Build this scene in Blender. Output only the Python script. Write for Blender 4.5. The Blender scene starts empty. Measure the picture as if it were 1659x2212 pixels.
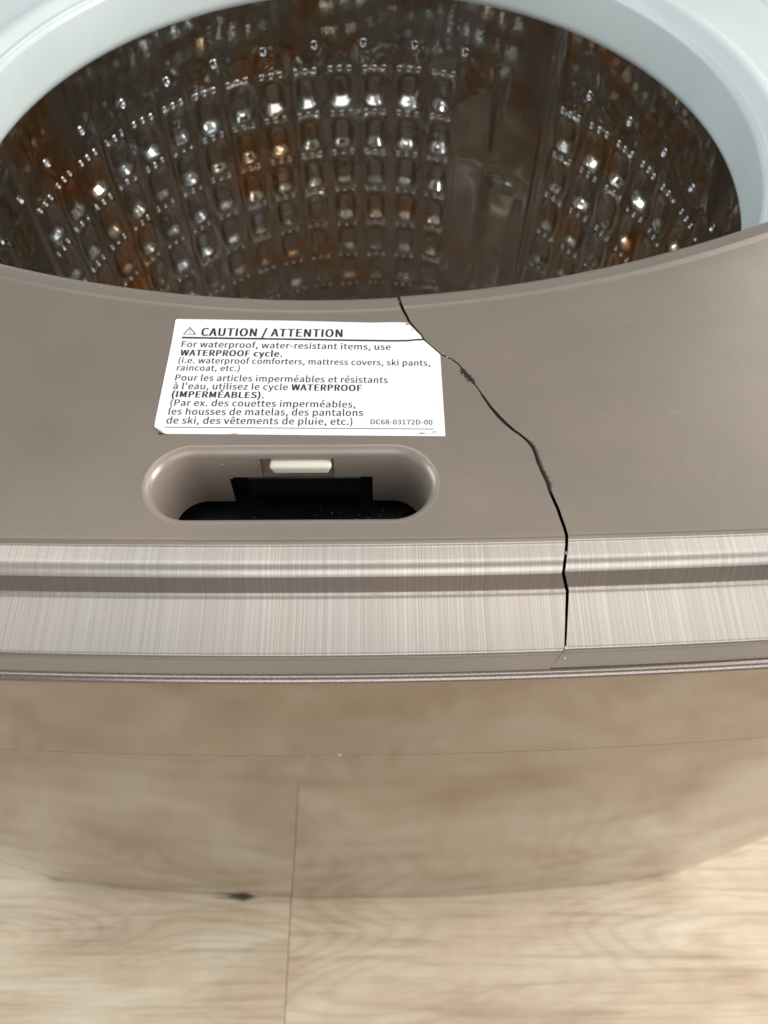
import bpy, bmesh, math, random
import numpy as np
from mathutils import Matrix, Vector, geometry, noise as mnoise
rnd = random.Random(7)
sc = bpy.context.scene
C = sc.collection
R = math.radians
PI = math.pi

# ------------------------------------------------------------------ camera
CAM = Vector((0.0, 0.0, 1.28))
F, CX, CY = 1662.0, 829.5, 1106.0           # focal length and centre measured on a 1659 x 2212 print of the photo
cd = bpy.data.cameras.new('camera'); cam = bpy.data.objects.new('camera', cd); C.objects.link(cam)
cam.location = CAM
cam.rotation_euler = (R(32.0), 0, R(-0.4))
cd.sensor_fit = 'HORIZONTAL'; cd.sensor_width = 36.0; cd.lens = 36.0 * F / 1659.0
cd.clip_start = 0.01; cd.clip_end = 50
cd.dof.use_dof = True; cd.dof.focus_distance = 0.395; cd.dof.aperture_fstop = 36.06 / 2.5
sc.camera = cam
CR = cam.rotation_euler.to_matrix()

def ray(px, py):
    return (CR @ Vector(((px - CX) / F, -(py - CY) / F, -1.0))).normalized()

def at(px, py, z):
    """point of the horizontal plane z measured on the photo"""
    d = ray(px, py)
    return CAM + d * ((z - CAM.z) / d.z)

# ------------------------------------------------------------------ light
w = bpy.data.worlds.new('World'); sc.world = w; w.use_nodes = True
nt = w.node_tree; bg = nt.nodes['Background']
bg.inputs[0].default_value = (0.93, 0.97, 1.0, 1); bg.inputs[1].default_value = 0.42

def area(name, loc, target, sx, sy, power, col):
    l = bpy.data.lights.new(name, 'AREA'); l.shape = 'RECTANGLE'; l.size = sx; l.size_y = sy
    l.energy = power; l.color = col
    o = bpy.data.objects.new(name, l); C.objects.link(o); o.location = loc
    o.rotation_euler = (Vector(target) - Vector(loc)).to_track_quat('-Z', 'Y').to_euler()
    return o
area('window_light', (-2.3, 0.9, 1.75), (0, .2, .9), 1.5, 1.3, 32, (0.86, 0.94, 1.0))
area('side_fill_light', (2.4, 0.25, 1.65), (0, .2, .9), 1.0, 1.3, 66, (1.0, 0.965, 0.94))  # unseen source at the right, strengthened to brighten the recess walls
area('ceiling_light', (0.1, 0.70, 2.5), (0.05, 0.2, .9), 2.4, 0.5, 8, (1.0, 0.97, 0.93))
area('sheen_fill_light', (1.75, 1.75, 2.45), (0.1, 0.2, .95), 1.3, 1.0, 13, (1.0, 0.95, 0.92))  # added lamp, unseen, gives the right of the deck its sheen
area('floor_fill_light', (0.5, -2.2, 2.2), (0, 0, 0.2), 3.2, 2.0, 37, (1.0, 0.97, 0.93))  # added lamp, unseen, brightens the floor and the rear recess wall
sc.cycles.max_bounces = 16; sc.cycles.glossy_bounces = 10
sc.view_settings.view_transform = 'Standard'; sc.view_settings.look = 'None'
sc.view_settings.exposure = 0.0; sc.view_settings.gamma = 1.0

# ------------------------------------------------------------------ materials
def mat(name, col=(.5, .5, .5), metal=0.0, rough=.5, coat=0.0, coat_rough=.1, spec=.5):
    m = bpy.data.materials.new(name); m.use_nodes = True
    b = m.node_tree.nodes['Principled BSDF']
    b.inputs['Base Color'].default_value = (*col, 1); b.inputs['Metallic'].default_value = metal
    b.inputs['Roughness'].default_value = rough; b.inputs['Coat Weight'].default_value = coat
    b.inputs['Coat Roughness'].default_value = coat_rough; b.inputs['Specular IOR Level'].default_value = spec
    return m

class N:
    """small wrapper for building node trees"""
    def __init__(s, m):
        s.t = m.node_tree; s.b = s.t.nodes['Principled BSDF']; s.out = s.t.nodes['Material Output']
    def n(s, typ, **kw):
        x = s.t.nodes.new(typ)
        for k, v in kw.items():
            if k.startswith('i_'):
                key = k[2:]; key = int(key) if key.isdigit() else key.replace('_', ' ')
                if hasattr(v, 'is_output'): s.t.links.new(v, x.inputs[key])
                else: x.inputs[key].default_value = v
            else: setattr(x, k, v)
        return x
    def link(s, a, b): s.t.links.new(a, b)
    def coord(s, scale=(1, 1, 1), loc=(0, 0, 0), src='Object'):
        c = s.n('ShaderNodeTexCoord')
        mp = s.n('ShaderNodeMapping'); mp.inputs['Scale'].default_value = scale; mp.inputs['Location'].default_value = loc
        s.link(c.outputs[src], mp.inputs['Vector']); return mp.outputs[0]
    def noise(s, vec, scale=1, detail=3, rough=.5, dist=0.0):
        x = s.n('ShaderNodeTexNoise'); s.link(vec, x.inputs['Vector'])
        x.inputs['Scale'].default_value = scale; x.inputs['Detail'].default_value = detail
        x.inputs['Roughness'].default_value = rough; x.inputs['Distortion'].default_value = dist
        return x.outputs['Fac']
    def ramp(s, fac, stops):
        x = s.n('ShaderNodeValToRGB'); s.link(fac, x.inputs[0]); e = x.color_ramp.elements
        while len(e) < len(stops): e.new(.5)
        for el, (p, c) in zip(e, stops):
            el.position = p; el.color = (*c, 1) if len(c) == 3 else c
        return x.outputs[0]
    def mixc(s, fac, a, b, mode='MIX'):
        x = s.n('ShaderNodeMix', data_type='RGBA', blend_type=mode)
        for v, k in ((fac, 0), (a, 6), (b, 7)):
            if hasattr(v, 'is_output'): s.link(v, x.inputs[k])
            else: x.inputs[k].default_value = v if k == 0 else (*v, 1)
        return x.outputs[2]
    def math(s, op, a, b=0.0, clamp=False):
        x = s.n('ShaderNodeMath', operation=op, use_clamp=clamp)
        for v, k in ((a, 0), (b, 1)):
            if hasattr(v, 'is_output'): s.link(v, x.inputs[k])
            else: x.inputs[k].default_value = v
        return x.outputs[0]
    def bump(s, h, strength, dist=.001):
        x = s.n('ShaderNodeBump'); s.link(h, x.inputs['Height'])
        x.inputs['Strength'].default_value = strength; x.inputs['Distance'].default_value = dist
        s.link(x.outputs[0], s.b.inputs['Normal'])

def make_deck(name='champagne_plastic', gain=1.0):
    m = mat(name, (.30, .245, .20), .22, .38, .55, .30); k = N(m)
    sc3 = lambda c: (c[0] * gain, c[1] * gain * (1 + (gain - 1) * .08), c[2] * gain * (1 + (gain - 1) * .30))  # gain lifts the colour for the lit recess copy
    v = k.coord()
    big = k.noise(v, 9, 3, .55); fine = k.noise(v, 2600, 2, .6)
    c = k.ramp(big, [(.3, sc3((.196, .163, .127))), (.7, sc3((.242, .194, .154)))])
    f = k.ramp(fine, [(.3, (.84, .84, .84)), (.7, (1.13, 1.12, 1.11))])
    k.link(k.mixc(1.0, c, f, 'MULTIPLY'), k.b.inputs['Base Color'])
    s1 = k.noise(k.coord((40, 900, 40)), 1, 4, .7)
    s2 = k.noise(k.coord(), 35, 5, .7)
    r = k.math('ADD', k.math('MULTIPLY', s2, .26), .20)
    r = k.math('ADD', r, k.math('MULTIPLY', s1, .05))
    k.link(r, k.b.inputs['Roughness'])
    k.bump(k.math('ADD', k.math('MULTIPLY', fine, .3), k.noise(v, 120, 3, .5)), .03, .001)
    return m

def make_brushed(name='brushed_champagne', stops=((.30, (.415, .365, .335)), (.5, (.53, .478, .442)), (.70, (.68, .635, .60)))):
    m = mat(name, (.5, .45, .4), .9, .3, .15, .2); k = N(m)
    a = k.noise(k.coord((2900, 4, 4)), 1, 3, .65)
    b = k.noise(k.coord((520, 2, 2)), 1, 2, .6)
    c = k.noise(k.coord((14, 5, 5)), 1, 2, .5)
    s = k.math('ADD', k.math('MULTIPLY', a, .78), k.math('MULTIPLY', b, .22))
    col = k.ramp(s, list(stops))
    tint = k.ramp(c, [(.3, (.93, .95, .94)), (.7, (1.05, 1.02, .97))])
    k.link(k.mixc(1.0, col, tint, 'MULTIPLY'), k.b.inputs['Base Color'])
    k.link(k.math('ADD', k.math('MULTIPLY', s, -.2), .47), k.b.inputs['Roughness'])
    k.bump(s, .12, .0006)
    return m

def make_lip():
    m = mat('satin_trim', (.62, .54, .49), .95, .22); k = N(m)
    v = k.coord()
    a = k.noise(k.coord((1.0, 1.0, 1.0)), 1900, 2, .7)
    col = k.ramp(a, [(.35, (.26, .215, .19)), (.5, (.34, .285, .255)), (.68, (.46, .40, .365))])
    k.link(col, k.b.inputs['Base Color'])
    k.bump(a, .10, .0005)
    return m

def make_face():
    m = mat('front_paint', (.48, .415, .335), 1.0, .085, .0); k = N(m)
    v = k.coord()
    g = k.noise(k.coord((6, 6, 900)), 1, 2, .5)
    col = k.ramp(k.noise(v, 6, 3, .5), [(.3, (.315, .272, .230)), (.7, (.345, .297, .254))])
    k.link(col, k.b.inputs['Base Color'])
    k.link(k.math('ADD', k.math('MULTIPLY', k.noise(v, 12, 4, .6), .05), .025), k.b.inputs['Roughness'])
    k.bump(k.math('ADD', k.math('MULTIPLY', g, .15), k.noise(v, 5, 2, .5)), .02, .004)
    return m

def make_steel():
    m = mat('drum_steel', (.45, .42, .38), 1.0, .13); k = N(m)
    v = k.coord()
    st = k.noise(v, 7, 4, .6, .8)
    lo = k.n('ShaderNodeSeparateXYZ'); k.link(v, lo.inputs[0])
    col = k.ramp(st, [(.49, (.61, .625, .62)), (.57, (.64, .57, .46)), (.65, (.72, .42, .23))])  # orange reflections painted into the steel colour as noise patches
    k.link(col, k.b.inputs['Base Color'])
    k.link(k.math('ADD', k.math('MULTIPLY', k.noise(v, 30, 4, .6), .07), .018), k.b.inputs['Roughness'])
    k.bump(k.noise(v, 40, 3, .6), .05, .003)
    return m

def make_wood():
    m = mat('oak_vinyl', (.6, .5, .35), 0, .42, .0, spec=.4); k = N(m)
    oi = k.n('ShaderNodeObjectInfo')
    tc = k.n('ShaderNodeTexCoord')
    off = k.n('ShaderNodeVectorMath', operation='MULTIPLY'); off.inputs[1].default_value = (13.7, 9.1, 0)
    k.link(oi.outputs['Random'], off.inputs[0])
    ad = k.n('ShaderNodeVectorMath', operation='ADD'); k.link(tc.outputs['Object'], ad.inputs[0]); k.link(off.outputs[0], ad.inputs[1])
    def mp(scale):
        x = k.n('ShaderNodeMapping'); x.inputs['Scale'].default_value = scale; k.link(ad.outputs[0], x.inputs[0]); return x.outputs[0]
    cloud = k.noise(mp((5, 11, 1)), 1, 5, .62, .6)
    streak = k.noise(mp((4.5, 95, 1)), 1, 5, .65, .5)
    # cathedral grain: rings of a slowly varying field
    fld = k.noise(mp((1.1, 4.6, 1)), 1, 1.2, .4, .3)
    ring = k.math('SINE', k.math('ADD', k.math('MULTIPLY', fld, 230), k.math('MULTIPLY', streak, 5.0)))
    ring = k.math('ADD', k.math('MULTIPLY', ring, .5), .5)
    fib = k.noise(mp((18, 520, 1)), 1, 3, .6)
    base = k.ramp(cloud, [(.28, (.52, .395, .285)), (.42, (.60, .485, .352)), (.52, (.65, .545, .40)), (.62, (.68, .595, .455)), (.75, (.74, .675, .545))])
    base = k.mixc(k.math('MULTIPLY', k.ramp(ring, [(.45, (0, 0, 0)), (1.0, (1, 1, 1))]), k.math('MULTIPLY', k.ramp(k.noise(mp((2, 6, 1)), 1, 3, .5), [(.38, (0, 0, 0)), (.6, (1, 1, 1))]), .30)), base, (.40, .29, .18))
    base = k.mixc(.75, base, k.ramp(streak, [(.3, (.66, .60, .54)), (.48, (.97, .955, .94)), (.7, (1.08, 1.07, 1.06))]), 'MULTIPLY')
    base = k.mixc(.25, base, k.ramp(fib, [(.3, (.8, .76, .72)), (.7, (1.1, 1.1, 1.1))]), 'MULTIPLY')
    k.link(base, k.b.inputs['Base Color'])
    k.link(k.math('ADD', k.math('MULTIPLY', streak, .2), .34), k.b.inputs['Roughness'])
    k.bump(streak, .06, .001)
    return m

def make_ring():
    m = mat('pale_tub_plastic', (.70, .785, .775), 0, .38, .1, .2); k = N(m)
    v = k.coord()
    col = k.ramp(k.noise(v, 11, 4, .6), [(.35, (.53, .60, .585)), (.65, (.57, .635, .625))])
    k.link(col, k.b.inputs['Base Color'])
    k.bump(k.noise(v, 500, 2, .6), .03, .0005)
    return m

def make_paper():
    m = mat('label_paper', (.84, .855, .845), 0, .42, .1, .3); k = N(m)
    v = k.coord()
    n1 = k.noise(v, 60, 5, .7); n2 = k.noise(v, 22, 3, .5)
    col = k.ramp(n1, [(.3, (.80, .82, .81)), (.5, (.855, .87, .865))])
    k.link(col, k.b.inputs['Base Color'])
    k.bump(n2, .12, .0012)
    return m

def make_smudge(name, col, scale, lo, hi, amount=1.0):
    """dirt: opacity from a vertex attribute times a grainy noise"""
    m = mat(name, col, 0, .8); k = N(m)
    a = k.n('ShaderNodeAttribute', attribute_name='dirt').outputs['Fac']
    n = k.noise(k.coord(), scale, 5, .75)
    f = k.math('SUBTRACT', k.math('ADD', a, n), 1.0)
    f = k.ramp(f, [(lo, (0, 0, 0)), (hi, (1, 1, 1))])
    f = k.math('MULTIPLY', f, amount)
    tr = k.n('ShaderNodeBsdfTransparent'); mx = k.n('ShaderNodeMixShader')
    k.link(f, mx.inputs[0]); k.link(tr.outputs[0], mx.inputs[1]); k.link(k.b.outputs[0], mx.inputs[2])
    k.link(mx.outputs[0], k.out.inputs['Surface'])
    return m

M = dict(deck=make_deck(), brushed=make_brushed(), riser_refl=make_brushed('foil_dark_reflection', ((.30, (.22, .175, .15)), (.5, (.265, .215, .186)), (.70, (.325, .27, .238)))), recess=make_deck('recess_plastic_lit', 1.38),  # riser: dark reflection painted into the foil; recess: lit copy of the deck plastic
         riser_refl_edge=make_brushed('foil_dark_reflection_edge', ((.32, (.30, .255, .228)), (.5, (.39, .342, .308)), (.66, (.50, .45, .415)))), lip=make_lip(), face=make_face(), steel=make_steel(), wood=make_wood(),
         ring=make_ring(), paper=make_paper(), black=mat('black_plastic', (.006, .007, .008), 0, .32),
         ink=mat('black_ink', (.016, .017, .02), 0, .5), cream=mat('cream_plastic', (.74, .71, .58), 0, .4, .1),
         scratch=mat('scratch', (.36, .31, .26), .2, .5), white=mat('white_chip', (.52, .50, .47), 0, .6),
         hole=mat('hole_dark', (.004, .004, .004), 0, .8), rim=mat('hole_rim', (.66, .66, .69), 1.0, .16),
         raw=mat('torn_plastic', (.42, .38, .34), .1, .6), groove=mat('groove_grey', (.30, .34, .34), 0, .5),
         joint=mat('floor_underlay', (.70, .60, .45), 0, .8), pulsator=mat('pulsator_plastic', (.20, .135, .09), 0, .22),
         knot=make_smudge('wood_knot', (.045, .04, .04), 9, .15, 1.0, .85),
         dirt=make_smudge('crack_dirt', (.022, .019, .016), 800, .05, .36, .95),
         stain=make_smudge('paper_stain', (.30, .23, .14), 500, .10, .40, .9),
         glue=make_smudge('glue_residue', (.42, .22, .05), 700, .10, .40, .9),
         scuff=make_smudge('pale_scuff', (.62, .62, .60), 900, .12, .45, .8))

# ------------------------------------------------------------------ object helpers
ROOT = Vector((-0.022, 0.49, 0))
def link_mesh(name, me, parent=None, inv=True):
    o = bpy.data.objects.new(name, me); C.objects.link(o)
    if parent is not None:
        o.parent = parent
        if inv and parent.parent is None: o.matrix_parent_inverse = Matrix.Translation(-ROOT)
    return o

def mesh(name, verts, faces, mats, parent=None, smooth=True, mi=None, attr=None, inv=True, uv=None):
    me = bpy.data.meshes.new(name)
    me.from_pydata([tuple(v) for v in verts], [], faces)
    for m in (mats if isinstance(mats, (list, tuple)) else [mats]): me.materials.append(m)
    if mi is not None: me.polygons.foreach_set('material_index', mi)
    me.polygons.foreach_set('use_smooth', [smooth] * len(me.polygons))
    if attr is not None:
        a = me.attributes.new('dirt', 'FLOAT', 'POINT'); a.data.foreach_set('value', attr)
    me.update()
    return link_mesh(name, me, parent, inv)

def bm_obj(name, bm, mats, parent=None, smooth=True, inv=True):
    me = bpy.data.meshes.new(name); bm.to_mesh(me); bm.free()
    for m in (mats if isinstance(mats, (list, tuple)) else [mats]): me.materials.append(m)
    me.polygons.foreach_set('use_smooth', [smooth] * len(me.polygons))
    return link_mesh(name, me, parent, inv)

def grid_faces(nr, ncol, flip=False, wrap=False):
    f = []
    for i in range(nr - 1):
        for j in range(ncol - (0 if wrap else 1)):
            a, b = i * ncol + j, i * ncol + (j + 1) % ncol
            q = (a, b, b + ncol, a + ncol)
            f.append(q[::-1] if flip else q)
    return f

def chamfer_path(pts, seg=5):
    """polyline of (y, z, radius) corners -> rounded polyline"""
    out = []
    for i, (y, z, r) in enumerate(pts):
        if r <= 0 or i in (0, len(pts) - 1): out.append((y, z)); continue
        p = Vector((y, z)); a = (Vector(pts[i - 1][:2]) - p); b = (Vector(pts[i + 1][:2]) - p)
        t = min(r, a.length * .48, b.length * .48); A = p + a.normalized() * t; B = p + b.normalized() * t
        for s in range(seg + 1):
            u = s / seg
            q = A * (1 - u) ** 2 + p * 2 * u * (1 - u) + B * u * u
            out.append((q.x, q.y))
    return out

def lerp_tab(tab, x):
    if x <= tab[0][0]: return tab[0][1]
    for (a, fa), (b, fb) in zip(tab, tab[1:]):
        if x <= b: return fa + (fb - fa) * (x - a) / (b - a)
    return tab[-1][1]

# ------------------------------------------------------------------ the floor
floor = bpy.data.objects.new('floor', None); C.objects.link(floor); floor['kind'] = 'structure'
floor['label'] = 'pale oak plank floor in front of and beneath the washing machine'
def plain(name, v, f, m, parent):
    o = mesh(name, v, f, m, parent, smooth=False, inv=False); return o
plain('underlay', [(-1.7, -1.1, -.004), (1.7, -1.1, -.004), (1.7, 1.7, -.004), (-1.7, 1.7, -.004)], [(0, 1, 2, 3)], M['joint'], floor)
ROW = 0.26; Y0 = at(400, 2236, 0).y; SEAM = at(617, 2144, 0).x; PL = 1.50
bm = bmesh.new()
bmesh.ops.create_cube(bm, size=1.0, matrix=Matrix.Diagonal((PL - .0006, ROW - .0006, .006, 1)))
bmesh.ops.bevel(bm, geom=[e for e in bm.edges if abs(e.verts[0].co.z - .003) < 1e-5 and abs(e.verts[1].co.z - .003) < 1e-5],
                offset=.0016, segments=1, affect='EDGES')
bm.normal_update()
pme = bpy.data.meshes.new('plank'); bm.to_mesh(pme); bm.free(); pme.materials.append(M['wood'])
planks = {}
for r in range(-5, 9):
    o0 = SEAM if r == 0 else SEAM + [0.0, .47, .86, .21, .63, 1.05, .90][r % 7]
    for c in range(-2, 2):
        x0 = o0 + c * PL
        if x0 > 1.7 or x0 + PL < -1.7: continue
        p = bpy.data.objects.new('plank', pme); C.objects.link(p); p.parent = floor
        p.location = (x0 + PL / 2, Y0 + ROW * (r + .5), -.003)
        planks[(r, c)] = p

def patch(name, pts, m, parent, z=None, n=9, inv=True, feather=1.0):
    """blob patch: outline pts (world), attribute 1 in the centre fading to 0 at the edge"""
    c = sum(pts, Vector()) / len(pts); V = [c]; A = [1.0]; Fc = []; k = len(pts)
    for s in range(1, n + 1):
        u = s / n
        for p in pts:
            V.append(c.lerp(p, u)); A.append((1 - u) ** .8 * feather)
    for j in range(k): Fc.append((0, 1 + j, 1 + (j + 1) % k))
    for s in range(n - 1):
        for j in range(k):
            a = 1 + s * k + j; b = 1 + s * k + (j + 1) % k
            Fc.append((a, a + k, b + k, b))
    return mesh(name, V, Fc, m, parent, attr=A, inv=inv)
def floor_knot(cx, cy, rx, ry, feather=1.0, plank=None, y=None):
    c = at(cx, cy, 0.0006)
    pl = planks[plank]
    if y is not None: c.y = y
    pts = [Vector((c.x + rx * math.cos(t), c.y + ry * math.sin(t) * (.7 + .3 * math.sin(3 * t)), .0006)) - Vector(pl.location) for t in [2 * PI * i / 20 for i in range(20)]]
    patch('knot', pts, M['knot'], pl, inv=False, feather=feather)
floor_knot(525, 1930, .034, .0075, 1.8, (0, -1), .1215); floor_knot(490, 1930, .072, .0075, 1.15, (0, -1), .1225)
floor_knot(688, 2143, .005, .013, .9, (0, 0))
floor_knot(391, 2088, .005, .006, .75, (0, -1))
floor_knot(1300, 2000, .05, .006, .62, (0, 0))

# ------------------------------------------------------------------ the washing machine
wm = bpy.data.objects.new('washing_machine', None); C.objects.link(wm); wm.location = ROOT
wm['label'] = 'champagne brown top loading washing machine with open steel drum and a cracked front rim'
wm['category'] = 'washing machine'

XC = -0.030; HW = 0.500
ZD = 0.970                                   # the flat top of the cover
XL, XR = XC - HW + .004, XC + HW - .004
def bow(x, k): return k * (x - XC + .0) ** 2

# --- crack path on the photo, with the height of the surface it crosses
CRK = [(862, 648, .9695), (866, 659, .970), (871, 671, .970), (879, 685, .970), (884, 696, .970), (896, 711, .970), (908, 724, .970), (917, 737, .970), (935, 752, .970), (951, 766, .970), (962, 770, .970), (976, 777, .970),
       (990, 787, .970), (999, 798, .970), (1003, 806, .970), (1012, 814, .970), (1022, 826, .970), (1033, 841, .970), (1046, 860, .970), (1060, 880, .970), (1076, 899, .970), (1092, 915, .970), (1108, 929, .970), (1124, 940, .970), (1136, 950, .970),
       (1150, 966, .970), (1156, 980, .970), (1161, 997, .970), (1172, 1022, .970), (1182, 1042, .970), (1188, 1062, .970), (1196, 1080, .970), (1205, 1100, .970), (1213, 1123, .970), (1220, 1145, .970), (1225, 1164, .9699),
       (1225, 1180, .968), (1223, 1200, .9675), (1220, 1222, .967), (1219, 1243, .966), (1222, 1262, .960), (1226, 1285, .955), (1227, 1340, .954), (1226, 1375, .9535), (1224, 1400, .953), (1219, 1415, .951), (1205, 1431, .9508), (1196, 1442, .9508), (1188, 1453, .9506), (1183, 1460, .949), (1180, 1470, .94)]
crk = [at(*c) for c in CRK]
crk_tab = sorted([(p.y, p.x) for p in crk])
def crack_x(y): return lerp_tab(crk_tab, y)
def crack_half(y):
    """half width of the gap: hairline near the front, about 1.2 mm elsewhere"""
    return lerp_tab([(.117, .0001), (.121, .0003), (.128, .0005), (.15, .00078), (.20, .00075), (.235, .0006), (.25, .0010), (.262, .0004), (.272, .0002), (.285, .00025), (.305, .0006), (.35, .0009)], y)

# --- front edge profile (y, z, corner radius); x bow grows towards the front
YB = .1835
PROF = chamfer_path([(YB, ZD, 0), (.1782, .9702, .0022), (.1764, .9680, .0012), (.1642, .9687, .0048), (.1572, .9553, .0022),
                     (.1290, .9528, .0010), (.1280, .9510, .0008), (.1212, .9504, .0006), (.1206, .9490, .0004), (.1206, .9350, 0)], 6)
def bowk(y): return lerp_tab([(.12, .135), (.18, .085), (.25, .0)], y)

# --- tub side edge of the cover
def edge_y(x):
    d = x + .036
    return .3450 + .93 * d * d / (1 + .25 * abs(d))
LIP = [(0.020, 0.0), (.0165, -.0002), (.0155, .0004), (.0140, -.0003), (.0105, -.0006), (.007, -.0016), (.0042, -.0032), (.002, -.0058), (.0005, -.0095), (0, -.014), (.0004, -.024)]   # distance from edge, drop

NX = 150
def xs_for(side, y):
    """sample positions from the outer side to the crack at depth y"""
    cxx = crack_x(y) + (-crack_half(y) if side < 0 else crack_half(y))
    a = XL if side < 0 else XR
    return [a + (cxx - a) * (1 - (1 - i / NX) ** 1.0) for i in range(NX + 1)]

# recess (latch slot) plan
SL, SR = at(307, 1046, ZD).x, at(950, 1046, ZD).x
SF, SB = at(628, 1131, ZD).y, at(628, 961, ZD).y
SCX, SCY, SRAD = (SL + SR) / 2, (SF + SB) / 2, (SB - SF) / 2
def stadium(off, n=36, m=30):
    r = SRAD - off; hx = (SR - SL) / 2 - SRAD; P = []
    for i in range(n + 1):
        t = -PI / 2 + PI * i / n; P.append((SCX + hx + r * math.cos(t), SCY + r * math.sin(t)))
    for i in range(1, m): P.append((SCX + hx - 2 * hx * i / m, SCY + r))
    for i in range(n + 1):
        t = PI / 2 + PI * i / n; P.append((SCX - hx + r * math.cos(t), SCY + r * math.sin(t)))
    for i in range(1, m): P.append((SCX - hx + 2 * hx * i / m, SCY - r))
    return P

def build_cover(side):
    V, Fc, MI = [], [], []
    # front profile strips
    rows = []
    for (y, z) in PROF:
        xs = xs_for(side, y); rows.append([(x, y + bow(x, bowk(y)), z) for x in xs])
    base = 0
    n = NX + 1
    for r in rows: V.extend(r)
    fl = side < 0
    for i in range(len(rows) - 1):
        y = (PROF[i][0] + PROF[i + 1][0]) / 2
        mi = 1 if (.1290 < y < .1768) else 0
        if .1577 < y < .1602: mi = 3  # riser rows carry the painted dark reflection
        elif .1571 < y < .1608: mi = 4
        for j in range(NX):
            a = i * n + j; q = (a, a + n, a + n + 1, a + 1)
            Fc.append(q if fl else q[::-1]); MI.append(mi)
    front = rows[0]
    # lip strips at the tub edge
    lrows = []
    for (d, dz) in LIP:
        xs = None; y0 = .3450 - d
        cxx = crack_x(y0 + .002) ; cxx += -crack_half(y0) if side < 0 else crack_half(y0)
        a = XL if side < 0 else XR
        xs = [a + (cxx - a) * i / NX for i in range(NX + 1)]
        row = []
        for x in xs:
            g = (edge_y(x + .001) - edge_y(x - .001)) / .002; L = math.hypot(1, g)
            row.append((x + g / L * d * .0, edge_y(x) - d * L * .999, ZD + dz))
        lrows.append(row)
    b0 = len(V)
    for r in lrows: V.extend(r)
    for i in range(len(lrows) - 1):
        for j in range(NX):
            a = b0 + i * n + j; q = (a, a + 1, a + n + 1, a + n)
            Fc.append(q if fl else q[::-1]); MI.append(0)
    # flat part between, triangulated round the recess hole
    back = lrows[0]
    yb_cr, yf_cr = back[-1][1], front[-1][1]
    seam = []
    for p in sorted(crk, key=lambda p: p.y):
        if yf_cr + .0015 < p.y < yb_cr - .0015:
            seam.append((p.x + (-crack_half(p.y) if side < 0 else crack_half(p.y)), p.y, ZD))
    ring_ = [(x, y) for (x, y, z) in front] + [(x, y) for (x, y, z) in seam] + [(x, y) for (x, y, z) in reversed(back)]
    pts = [Vector(p) for p in ring_]
    edges = [(i, (i + 1) % len(pts)) for i in range(len(pts))]
    if side < 0:
        h = stadium(0); o = len(pts); pts += [Vector(p) for p in h]
        edges += [(o + i, o + (i + 1) % len(h)) for i in range(len(h))]
    # inner points keep the triangles compact
    for gx in np.arange(XL + .01, XR, .012):
        for gy in np.arange(.20, .45, .012):
            y1 = lerp_tab([(p[0], p[1]) for p in sorted(back)], gx) if False else edge_y(gx) - .024
            if gy > y1 - .004: continue
            cx_ = crack_x(gy)
            if (side < 0 and gx > cx_ - .006) or (side > 0 and gx < cx_ + .006): continue
            if side < 0 and SL - .006 < gx < SR + .006 and SF - .006 < gy < SB + .006: continue
            pts.append(Vector((gx, gy)))
    res = geometry.delaunay_2d_cdt(pts, edges, [], 0, 1e-7)
    vv, ff = res[0], res[2]
    # point in polygon test for the outline and the hole
    poly = np.array(ring_)
    def inside(px, py, P):
        x1, y1 = P[:, 0], P[:, 1]; x2, y2 = np.roll(x1, -1), np.roll(y1, -1)
        c = ((y1 > py) != (y2 > py))
        with np.errstate(divide='ignore', invalid='ignore'):
            xi = (x2 - x1) * (py - y1) / (y2 - y1) + x1
        return (np.count_nonzero(c & (px < xi)) % 2) == 1
    hp = np.array(stadium(0))
    o = len(V); V.extend([(p.x, p.y, ZD) for p in vv])
    for f in ff:
        cx_ = sum(vv[i].x for i in f) / 3; cy_ = sum(vv[i].y for i in f) / 3
        if not inside(cx_, cy_, poly): continue
        if side < 0 and inside(cx_, cy_, hp): continue
        Fc.append(tuple(o + i for i in f)); MI.append(0)
    # wall of the crack, so the sheet shows its thickness
    line = [(r[-1][0], r[-1][1], r[-1][2]) for r in reversed(rows)] + seam + [r[-1] for r in lrows]
    o = len(V)
    for p in line: V.extend([p, (p[0], p[1], p[2] - .00045), (p[0], p[1], p[2] - .0035)])
    for i in range(len(line) - 1):
        for lv in (0, 1):
            a = o + 3 * i + lv; q = (a, a + 1, a + 4, a + 3)
            Fc.append(q if side > 0 else q[::-1]); MI.append(5 if lv == 0 else 2)
    ob = mesh('top_cover', V, Fc, [M['deck'], M['brushed'], M['black'], M['riser_refl'], M['riser_refl_edge'], M['raw']], wm, mi=MI)
    bm = bmesh.new(); bm.from_mesh(ob.data)
    wallv = set()
    bmesh.ops.remove_doubles(bm, verts=[v for v in bm.verts if not any(f.material_index in (2, 5) for f in v.link_faces)], dist=2e-5)
    for f in bm.faces:
        if f.material_index not in (2, 5) and f.normal.z < -.2: f.normal_flip()
    bm.to_mesh(ob.data); bm.free()
    return ob
left = build_cover(-1)
left['label'] = 'larger left hand piece of the cracked brown cover, with label and latch slot'
right = build_cover(1)
right.data.transform(Matrix.Translation((.0001, .0008, 0)))      # the two pieces no longer line up exactly
right['label'] = 'right hand piece of the brown cover beyond the crack'

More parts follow.
